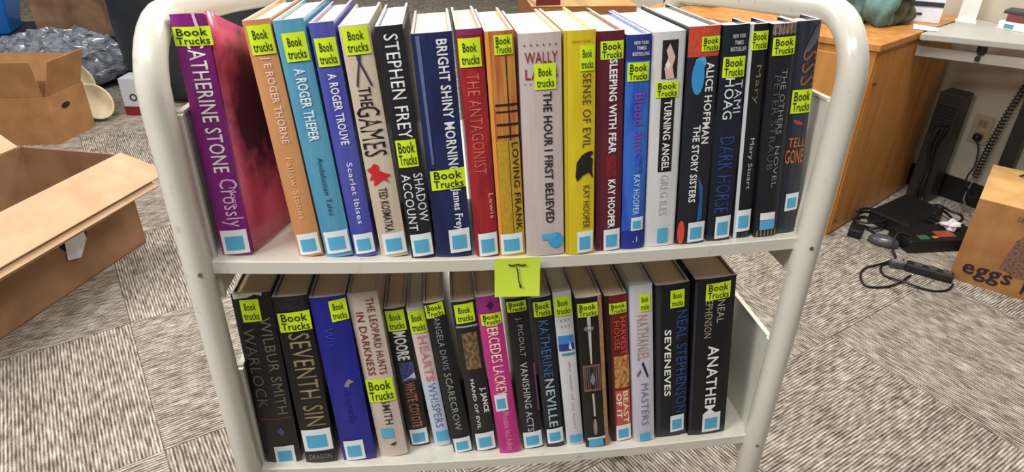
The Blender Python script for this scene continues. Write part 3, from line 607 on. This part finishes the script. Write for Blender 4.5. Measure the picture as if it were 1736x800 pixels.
for i, (cw, lab, x, y, z, l, h) in enumerate((((234, 234, 236), 'white flat box with teal print at the bottom of the desk stack', 2.155, 2.28, .7405, .11, .028), ((120, 60, 52), 'red brown book in the middle of the small desk stack', 2.162, 2.275, .7695, .10, .024), ((60, 58, 62), 'dark book near the top of the small desk stack', 2.16, 2.28, .7945, .11, .012))):
    t = thing('book' if i else 'flat_box', lab, 'book' if i else 'box', (x, y, z), R(-55))
    m = MB(); m.box(-l, l, -.04, .04, 0, h); m.build('cover', mat('stack_%d' % i, cw, .5), t, bevel=.0015)
    m = MB(); m.box(-l-.0012, -l+.001, -.036, .036, .003, h-.003) if i else m.box(-l+.02, -l+.05, -.0415, -.040, .006, .02)
    m.build('page_block' if i else 'teal_print', PAGESW if i else mat('teal_print', (90, 150, 160), .5), t)
t = thing('yellow_book', 'yellow spined book lying at the right frame edge on the desk', 'book', (2.262, 2.10, .7405), R(-55))
m = MB(); m.box(-.04, .09, -.045, .045, 0, .026); m.build('cover', mat('lime', (196, 204, 70), .5), t, bevel=.0015)
m = MB(); m.box(-.042, -.039, -.04, .04, .003, .023); m.build('page_block', PAGESW, t)

# black odds and ends on the far left of the cabinet
t = thing('black_adapter_heap', 'heap of black adapters and cables on the cabinet behind the books', 'cables', (1.03, 2.80, .74))
for q in ((-.09, -.03, -.02, .03, .045), (.06, .13, -.03, .02, .05)):
    m = MB(); m.box(q[0], q[1], q[2], q[3], .001, q[4]); m.build('adapter', BLACKP, t, bevel=.004)
m = MB(); m.tube(smooth_path([(-.1, -.02, .01), (-.04, -.05, .03), (.02, -.02, .05), (.06, -.05, .02), (.12, -.04, .012), (.15, .0, .03)]), .006, 8); m.build('cable', BLACKP, t, smooth=True)
m = MB(); m.box(-.01, .045, -.01, .03, .001, .05); m.build('white_box', PAPER, t, bevel=.003)

TAN2 = mat('tan_carton', (196, 146, 92), .8, 0, 0, 10, (176, 126, 74))
t = thing('tall_carton', 'tall brown carton standing behind the middle of the book cart', 'box', (.60, 3.0, 0))
m = MB(); m.box(-.215, .215, -.22, .22, 0, .738); m.build('body', mat('brown_carton', (150, 96, 52), .8, 0, .1, 10), t)
for s in (-1, 1):
    m = MB(); m.box(-.216, .216, (-.221 if s < 0 else .002), (-.002 if s < 0 else .221), .739, .743); m.build('flap', TAN2, t)
m = MB(); m.box(-.02, .02, -.222, .222, .7432, .7436); m.build('tape', mat('tape', (190, 160, 110), .3, .5), t)
t = thing('book', 'maroon book lying on the left of the tall brown carton', 'book', (.45, 2.84, .744), R(5))
m = MB(); m.box(-.05, .05, -.05, .09, 0, .022); m.build('cover', jacket((112, 44, 40)), t)
m = MB(); m.box(-.0515, -.049, -.046, .086, .003, .019); m.build('page_block', PAGES, t)

# ---------------------------------------------------------------- below the desk
t = thing('wall_outlet', 'beige wall outlet plate with a black plug in its lower socket, under the desk', 'outlet', (2.197, 2.396, .322), R(30))
m = MB(); m.box(-.004, .003, -.036, .036, -.058, .058); m.build('plate', mat('beige_plate', (176, 160, 130), .5), t, bevel=.002)
for z in (-.026, .026):
    m = MB(); m.box(-.006, -.0038, -.017, .017, z-.015, z+.015)
    s = m.build('socket', mat('beige_socket', (150, 134, 108), .5), t)
m = MB()
for y in (-.006, .006): m.box(-.0065, -.0058, y-.0012, y+.0012, .022, .034)
m.build('slot', BLACKP, s)
t = thing('plug', 'black plug in the wall outlet with its cord running down to the carton', 'plug', (2.178, 2.38, .296), R(30))
m = MB(); m.lathe([(.012, -.012), (.016, -.006), (.016, .010), (.009, .014)], 12); m.build('plug_head', BLACKP, t, smooth=True)
m = MB(); m.tube(smooth_path([(2.175, 2.375, .29), (2.178, 2.35, .25), (2.17, 2.33, .19), (2.155, 2.33, .14), (2.15, 2.30, .10), (2.10, 2.20, .12), (2.02, 1.95, .33), (2.05, 1.84, .323), (2.16, 1.78, .323), (2.3, 1.75, .323)]), .0035, 8)
c = m.build('cord', BLACKP, t, smooth=True); c.matrix_parent_inverse = t.matrix_basis.inverted()
t = thing('coiled_cable', 'black and grey coiled cable hanging below the desk beside the outlet', 'cable', (2.21, 2.33, 0))
pts = []
P0, P1_ = Vector((.045, -.035, .64)), Vector((-.02, .0, .14)); N = 34
for i in range(N*8):
    f = i/(N*8); p = P0.lerp(P1_, f); p.x -= .02*math.sin(f*math.pi)
    a = 2*math.pi*i/8; pts.append((p.x+.011*math.cos(a), p.y+.011*math.sin(a), p.z))
m = MB(); m.tube(pts, .0028, 5); m.build('coil', BLACKP, t, smooth=True)
m = MB(); m.tube(smooth_path([tuple(P0), tuple(P0.lerp(P1_, .4)+Vector((-.02, 0, 0))), tuple(P1_), (-.05, -.02, .05), (-.03, -.06, .008)]), .003, 6); m.build('core', mat('grey_cord', (120, 120, 120), .5), t, smooth=True)
t = thing('computer_tower', 'tall dark computer tower against the wall under the desk', 'computer', (2.075, 2.44, 0), R(30))
m = MB(); m.box(-.055, .04, -.045, .045, .006, .47); m.build('case', mat('dark_case', (44, 36, 32), .5, .1), t, bevel=.004)
m = MB()
for i in range(9): m.box(-.0575, -.0552, -.035, .035, .30+i*.014, .306+i*.014)
m.build('vent_slat', BLACKP, t)
m = MB()
for y in (-.03, .03):
    for x in (-.04, .03): m.box(x-.008, x+.008, y-.008, y+.008, 0, .0065)
m.build('foot', BLACKP, t)
t = thing('cable_bundle', 'bundle of black cables hanging down the front of the dark tower', 'cables', (2.0, 2.40, 0))
for k in range(5):
    m = MB(); rr = random.Random(k)
    m.tube(smooth_path([(.0+.008*k, -.005*k, .34), (-.012+.009*k+rr.uniform(-.01, .01), -.008, .26), (.004*k+rr.uniform(-.012, .012), -.016, .17), (-.01+.006*k, -.02+rr.uniform(-.01, .01), .09), (-.02+.01*k, -.035, .012+.003*k), (-.05+.012*k, -.08-.01*k, .008)]), .0052, 8)
    m.build('cable', BLACKP, t, smooth=True)

EG = Vector((1.764, 1.826)); ed = Vector((.718, -.696)); en = Vector((.696, .718))
egg = thing('printed_carton', 'brown carton with eggs lettering on its face at the right frame edge', 'box', (EG.x, EG.y, 0), math.atan2(ed.y, ed.x))
Wd, Dp, Hh = .52, .36, .31
def wall_sheet(nm, x0, x1, y0, y1, z0, z1, par, mt): m = MB(); m.box(x0, x1, y0, y1, z0, z1); return m.build(nm, mt, par)
ORC = mat('orange_cardboard', (184, 132, 80), .8, 0, 0, 12, (162, 110, 62))
front = wall_sheet('front_wall', 0, Wd, 0, .004, 0, Hh, egg, ORC)
wall_sheet('side_wall', 0, .004, .0045, Dp, 0, Hh, egg, ORC); wall_sheet('side_wall', Wd-.004, Wd, .0045, Dp, 0, Hh, egg, ORC); wall_sheet('back_wall', .0045, Wd-.0045, Dp-.004, Dp, 0, Hh, egg, ORC)
CL = mat('golden_cardboard', (208, 164, 104), .8, 0, 0, 12, (190, 144, 84))
m = MB(); m.sheet([(0, .001, Hh+.0015), (Wd, .001, Hh+.0015), (Wd, .18, Hh+.022), (0, .18, Hh+.022)], .003); m.build('flap', CL, egg)
m = MB(); m.sheet([(0, .182, Hh+.012), (Wd, .182, Hh+.012), (Wd, Dp, Hh+.0015), (0, Dp, Hh+.0015)], .003); m.build('flap', CL, egg)
def face_text(s, x0, x1, z0, z1, col, bold, par, nm='lettering'):
    vv, ff = text_geo(s, bold); return obj(nm, [(x0+a*(x1-x0), -.0008, z0+b*(z1-z0)) for a, b in vv], ff, flat(col), par)
face_text('eggs', .028, .172, .018, .075, (46, 34, 44), .02, front)
face_text('k', .205, .235, .02, .07, (46, 34, 44), .02, front)
m = MB(); m.add([(.125, -.0004, .09), (.175, -.0004, .07), (.30, -.0004, .08), (.32, -.0004, .24), (.17, -.0004, .25), (.14, -.0004, .2)], [(0, 1, 2, 3, 4, 5)])
m.build('worn_print', mat('worn_print', (150, 112, 84), .8, 0, 0, 130, (92, 66, 66)), front)
m = MB(); m.box(.12, .30, -.0012, -.0002, .268, .283); m.build('marker_line', mat('marker', (84, 66, 50), .8, 0, 0, 160, (170, 124, 70)), front)

def slab(name, label, cat, x, y, rz, a, b, h, mt, z=0.0, bev=.006):
    t = thing(name, label, cat, (x, y, z), R(rz)); m = MB(); m.box(-a/2, a/2, -b/2, b/2, .0005, h); m.build('case', mt, t, bevel=bev); return t
t = slab('modem', 'flat black modem lying on the carpet against the cabinet side', 'modem', 1.86, 2.235, 28, .27, .16, .055, BLACKP)
m = MB()
for i in range(7): m.box(-.08+.024*i, -.068+.024*i, -.04, .045, .0455, .0475)
m.build('vent_slat', METALB, t)
m = MB(); m.tube([(-.06, -.05, .047), (.02, -.03, .05), (.08, -.06, .049)], .003, 6); m.build('white_cord_tie', mat('grey_cord', (120, 120, 120)), t)
t = slab('docking_box', 'black box with red and green stickers on the carpet left of the lettered carton', 'electronics', 1.865, 2.055, 0, .30, .13, .05, BLACKP)
for nm, c, x0, x1, y0, y1 in (('green_sticker', (52, 96, 66), -.10, -.06, -.05, -.02), ('red_sticker', (150, 66, 44), -.02, .05, -.04, .005), ('orange_sticker', (196, 130, 60), -.045, -.025, -.045, -.03)):
    m = MB(); m.box(x0, x1, y0, y1, .0502, .0515); m.build(nm, flat(c), t)
t = thing('crumpled_wrapper', 'small crumpled white plastic wrapper on the black box', 'wrapper', (1.93, 2.075, .0507))
vs, fs = wonky((0, 0, .016), (.032, .024, .018), 12, .3, seg=16, rings=10, flat_z=.0003); obj('film', vs, fs, mat('white_film', (226, 226, 232), .3, .5), t)
t = thing('computer_mouse', 'grey rounded computer mouse on the carpet in front of the modem', 'mouse', (1.665, 2.065, 0), R(-40))
vs, fs = wonky((0, 0, .012), (.055, .032, .026), 2, .0, seg=20, rings=14, flat_z=.0004); obj('shell', vs, fs, mat('dark_grey_plastic', (74, 72, 78), .35, .3), t, smooth=True)
t = slab('power_adapter', 'small black power adapter at the foot of the cabinet corner', 'adapter', 1.60, 2.145, 50, .075, .05, .035, BLACKP)
m = MB(); m.tube(smooth_path([(.03, 0, .02), (.06, -.03, .01), (.03, -.07, .006), (-.03, -.05, .006)]), .004, 6); m.build('cord', BLACKP, t, smooth=True)
t = thing('looped_cable', 'thin black cord looped on the open carpet below the electronics', 'cable', (1.55, 1.85, 0))
def rel(pts, o): return [(a-o[0], b-o[1], c) for a, b, c in pts]
O_ = (1.55, 1.85)
m = MB(); m.tube(smooth_path(rel([(1.75, 2.03, .05), (1.70, 2.05, .055), (1.66, 2.0, .02), (1.645, 1.955, .005), (1.57, 1.925, .004), (1.508, 1.906, .004), (1.462, 1.87, .004), (1.436, 1.815, .004), (1.445, 1.788, .004), (1.50, 1.782, .004), (1.56, 1.80, .004), (1.63, 1.84, .006)], O_)), .004, 8); m.build('cord', BLACKP, t, smooth=True)
m = MB(); m.tube(smooth_path(rel([(1.66, 1.93, .012), (1.60, 1.925, .004), (1.555, 1.90, .004), (1.54, 1.85, .004), (1.575, 1.80, .010), (1.64, 1.75, .004), (1.70, 1.745, .004), (1.745, 1.775, .006)], O_)), .004, 8); m.build('cord', BLACKP, t, smooth=True)
t = slab('power_strip', 'black power strip lying on the carpet beside the looped cord', 'power strip', 1.70, 1.845, -40, .15, .04, .03, METALB)
for i in range(3):
    m = MB(); m.box(-.05+.045*i, -.025+.045*i, -.013, .013, .0302, .0325); m.build('socket', mat('dark_grey_plastic', (74, 72, 78)), t)
t = slab('plug_block', 'small grey-faced plug block at the end of the black power strip', 'plug', 1.618, 1.905, -20, .05, .03, .026, mat('dark_grey_plastic', (74, 72, 78)))
m = MB(); m.box(-.018, .018, -.01, .01, .0262, .0272); m.build('grey_face', mat('grey_cord', (120, 120, 120)), t)

# ---------------------------------------------------------------- left background
P1 = Vector((-1.098, 2.304)); P2 = Vector((-1.472, 2.404)); uu = Vector((.37, .929)); LB = .88
P4 = P1-uu*LB; P3 = P2-uu*LB
box = thing('open_carton', 'large open cardboard carton with drooping flaps beside the left cart leg', 'box', (-1.44, 1.95, 0))
H1 = .35
def wallq(m, a, b, z0, z1, th=.005):
    d = (b-a).normalized(); n2 = Vector((d.y, -d.x))*th
    m.hexa([(a.x, a.y, z0), (b.x, b.y, z0), (b.x-n2.x, b.y-n2.y, z0), (a.x-n2.x, a.y-n2.y, z0)], [(a.x, a.y, z1), (b.x, b.y, z1), (b.x-n2.x, b.y-n2.y, z1), (a.x-n2.x, a.y-n2.y, z1)])
CARDB = mat('cardboard_side', (158, 120, 88), .85, 0, 0, 10, (138, 102, 72))
for a, b, nm in ((P4, P1, 'front_wall'), (P1, P2, 'end_wall'), (P2, P3, 'back_wall'), (P3, P4, 'end_wall')):
    m = MB(); wallq(m, a, b, 0, H1); w_ = under(box, m.build(nm, CARDB, box))
    if nm == 'front_wall': fw = w_
m = MB(); m.hexa([(p.x, p.y, .001) for p in (P4, P1, P2, P3)], [(p.x, p.y, .005) for p in (P4, P1, P2, P3)]); under(box, m.build('bottom', CARDB, box))
out = Vector((.929, -.37))
def flap(h0, h1, zo, width, drop, l0=0., l1=LB, th=.004, lift=0, skew=0, mt=None):
    a = h0; d = -uu
    p = [a+d*l0, a+d*l1]; q = [a+d*(l0-skew)+out*width, a+d*(l1+skew)+out*width]
    m = MB(); m.sheet([(q[0].x, q[0].y, H1+zo-drop), (p[0].x, p[0].y, H1+zo), (p[1].x, p[1].y, H1+zo), (q[1].x, q[1].y, H1+zo-drop+.0)], th)
    return under(box, m.build('flap', mt or CARDL, box))
flap(P1, P4, .008, .155, .062, l1=LB, skew=.03)
flap(P1, P4, .002, .165, .078, l0=.06, skew=.02)
flap(P1, P4, -.004, .15, .086, l0=.24, skew=.0)
# far-end flap piece lying on the long flap, and the left flap standing up
m = MB(); a = P2-uu*.012; b = P3; m.sheet([(a.x, a.y, H1), (b.x, b.y, H1), (b.x-.13, b.y+.05, H1+.09), (a.x-.13, a.y+.05, H1+.09)], .004); under(box, m.build('flap', CARDL, box))
# hand hole with a scrap of white paper
d = -uu; c0 = P1+d*.22+out*.0012; c1 = P1+d*.33+out*.0012
m = MB(); pts = []
for i in range(16):
    a = 2*math.pi*i/16; t_ = c0.lerp(c1, .5+.5*math.cos(a)*.98); pts.append((t_.x, t_.y, .165+.035*math.sin(a)))
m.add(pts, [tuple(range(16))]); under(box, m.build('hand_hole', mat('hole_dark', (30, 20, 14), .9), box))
t = thing('paper_scrap', 'scrap of white paper poking out of the hand hole of the large open carton', 'paper', ((c0.x+c1.x)/2, (c0.y+c1.y)/2, .16), math.atan2(uu.y, uu.x))
m = MB(); m.sheet([(-.045, -.004, -.05), (-.01, -.02, -.055), (.035, -.014, -.01), (.04, -.004, .05), (-.03, -.004, .045)], .0012); m.build('paper', PAPER, t)

F1 = Vector((-1.839, 3.305)); F2 = Vector((-2.30, 3.31)); K1 = Vector((-1.78, 3.56)); K2 = Vector((-2.24, 3.565)); H2 = .237
box2 = thing('small_open_carton', 'smaller open carton with raised flaps and a hand hole, behind the large carton', 'box', (-2.04, 3.43, 0))
OR2 = mat('brown_cardboard', (176, 128, 82), .8, 0, 0, 10, (158, 112, 70))
for a, b, nm in ((F2, F1, 'front_wall'), (F1, K1, 'side_wall'), (K1, K2, 'back_wall'), (K2, F2, 'side_wall')):
    m = MB(); wallq(m, a, b, 0, H2); under(box2, m.build(nm, OR2, box2))
def upflap(a, b, dx, dy, h, ins=.01):
    e = (b-a).normalized(); a = a+e*ins; b = b-e*ins
    m = MB(); m.sheet([(a.x, a.y, H2+.001), (b.x, b.y, H2+.001), (b.x+dx, b.y+dy, H2+h), (a.x+dx, a.y+dy, H2+h)], .004); return under(box2, m.build('flap', OR2, box2))
upflap(F2, F1, 0, -.02, .17); upflap(F1, K1, .055, .0, .165); upflap(K1, K2, 0, .05, .13); upflap(K2, F2, -.05, 0, .15)
m = MB(); c = F1.lerp(K1, .42)
pts = [(c.x+.0015+.006*math.cos(a), c.y+.03*math.cos(a), .165+.014*math.sin(a)) for a in [2*math.pi*i/14 for i in range(14)]]
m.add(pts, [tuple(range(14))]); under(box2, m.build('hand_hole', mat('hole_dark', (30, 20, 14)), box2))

CREAM = mat('cream_foam', (222, 208, 176), .7, 0, 0, 9, (196, 174, 136), bump=.2)
def shell(c, a, b, depth, rx, ry, rz, nm, lab):
    t = thing(nm, lab, 'packaging', c); t.rotation_euler = (R(rx), R(ry), R(rz)); vs = []; fs = []; n = 28; k = 8
    for s in range(2):
        for i in range(k+1):
            r = i/k
            for j in range(n):
                f = 2*math.pi*j/n; wv = 1+.03*math.sin(3*f+i*.4)
                vs.append((a*r*wv*math.cos(f), b*r*wv*math.sin(f), depth*(r*r-1)+(.012 if s else 0)))
    for i in range(k):
        for j in range(n): 
            q = (i*n+j, (i+1)*n+j, (i+1)*n+(j+1) % n, i*n+(j+1) % n); fs.append(q[::-1]); o2 = (k+1)*n; fs.append(tuple(v+o2 for v in q))
    for j in range(n): fs.append((k*n+j, k*n+(j+1) % n, (k+1)*n+k*n+(j+1) % n, (k+1)*n+k*n+j))
    obj('foam_shell', vs, fs, CREAM, t, smooth=True); return t
shell((-1.81, 3.66, .098), .115, .085, .045, 50, 32, -10, 'foam_shell', 'front cream oval foam shell leaning on the floor behind the small carton')
shell((-1.93, 3.80, .185), .12, .07, .03, 60, 42, -10, 'foam_shell', 'rear cream oval foam shell standing behind the front one')
t = thing('plastic_bag', 'large crumpled clear grey plastic bag behind the small open carton', 'bag', (-2.25, 4.32, 0))
from mathutils import noise as mnoise
vs, fs = wonky((0, 0, .13), (.42, .22, .17), 21, .06, 4, 80, 50, .0008)
vs = [(x+.03*mnoise.noise(Vector((x, y, z))*16), y+.04*mnoise.noise(Vector((y, z, x))*22), max(.0008, z+.045*abs(mnoise.noise(Vector((z, x, y))*18)))) for x, y, z in vs]
obj('film', vs, fs, mat('grey_film', (142, 148, 158), .2, .8, 0, 24, (84, 92, 106), bump=1.0, thr=(.3, .6)), t)
t = thing('marked_box', 'pale grey box with dark ring mark and red lower band', 'box', (-1.59, 3.76, 0), R(-8))
m = MB(); m.box(-.08, .06, -.06, .06, .05, .20); m.build('body', mat('pale_grey_card', (196, 198, 208), .5, .2), t)
m = MB(); m.box(-.082, .062, -.062, .062, 0, .0495); m.build('red_band', mat('dark_red_card', (128, 30, 40), .5), t)
vs = []; fs = []; n = 20
for i in range(n):
    a = 2*math.pi*i/n
    for r in (.012, .021): vs.append((-.02+r*math.cos(a), -.0606, .10+r*math.sin(a)))
for i in range(n): fs.append((2*i, 2*i+1, (2*i+3) % (2*n), (2*i+2) % (2*n)))
obj('ring_mark', vs, fs, flat((50, 52, 62)), t)
SL = mat('dark_slate_plastic', (40, 46, 52), .5, .1, .15, 8)
t = thing('round_tub', 'very large dark slate round tub behind the left cart upright', 'tub', (-1.36, 4.28, 0))
m = MB(); m.lathe([(.36, 0), (.41, .03), (.44, .08), (.465, .2), (.48, .38), (.48, .55), (.46, .72), (.44, .86)], 48); m.build('body', SL, t, smooth=True)
m = MB(); m.lathe([(.44, .862), (.465, .862), (.47, .88), (.46, .90), (.43, .90), (.425, .88)], 48, cap=False); m.build('rim', SL, t, smooth=True)
t = thing('dark_crate', 'low dark navy crate carrying a brown carton at the far left', 'crate', (-2.60, 4.95, 0))
m = MB(); m.box(-.75, .62, -.2, .35, 0, .16); m.build('body', mat('navy_crate', (34, 38, 52), .6), t, bevel=.008)
m = MB()
for i in range(6): m.box(-.7+.22*i, -.54+.22*i, -.204, -.2, .03, .12)
m.build('side_recess', mat('navy_recess', (22, 25, 36), .7), t)
t = thing('brown_carton', 'dusty brown carton lying on the dark crate at the top left', 'box', (-2.32, 5.0, .1615), R(4))
m = MB(); m.box(-.27, .16, -.18, .2, 0, .30); m.build('body', mat('dusty_cardboard', (170, 134, 104), .85, 0, 0, 6, (122, 92, 72)), t)
m = MB(); m.box(.161, .33, -.2, .16, 0, .32); m.build('end_flap', mat('dusty_cardboard_dark', (156, 126, 102), .85, 0, 0, 8, (110, 84, 66)), t)
t = thing('blue_bin', 'bright blue plastic bin at the top left corner', 'bin', (-2.98, 4.98, .1615), R(10))
m = MB(); m.hexa([(-.16, -.12, 0), (.16, -.12, 0), (.16, .12, 0), (-.16, .12, 0)], [(-.22, -.17, .34), (.22, -.17, .34), (.22, .17, .34), (-.22, .17, .34)]); m.build('body', mat('blue_plastic', (28, 112, 196), .35, .3), t, bevel=.012)
m = MB(); m.box(-.235, .235, -.185, .185, .341, .365); m.build('rim', mat('blue_plastic', (28, 112, 196)), t, bevel=.006)

for i, (x, y, rz, lab) in enumerate(((1.70, 2.21, 20, 'black cable coil pushed against the cabinet side panel'), (2.0, 2.20, 70, 'black cable tangle on the carpet between modem and wall'))):
    t = thing('cable_coil', lab, 'cable', (x, y, 0), R(rz)); m = MB(); rr = random.Random(40+i)
    pts = [((.075+rr.uniform(-.02, .02))*math.cos(a*.7), (.05+rr.uniform(-.015, .015))*math.sin(a*.7), .006+.0022*a) for a in range(22)]
    m.tube(smooth_path(pts, 3), .005, 7); m.build('cord', BLACKP, t, smooth=True)
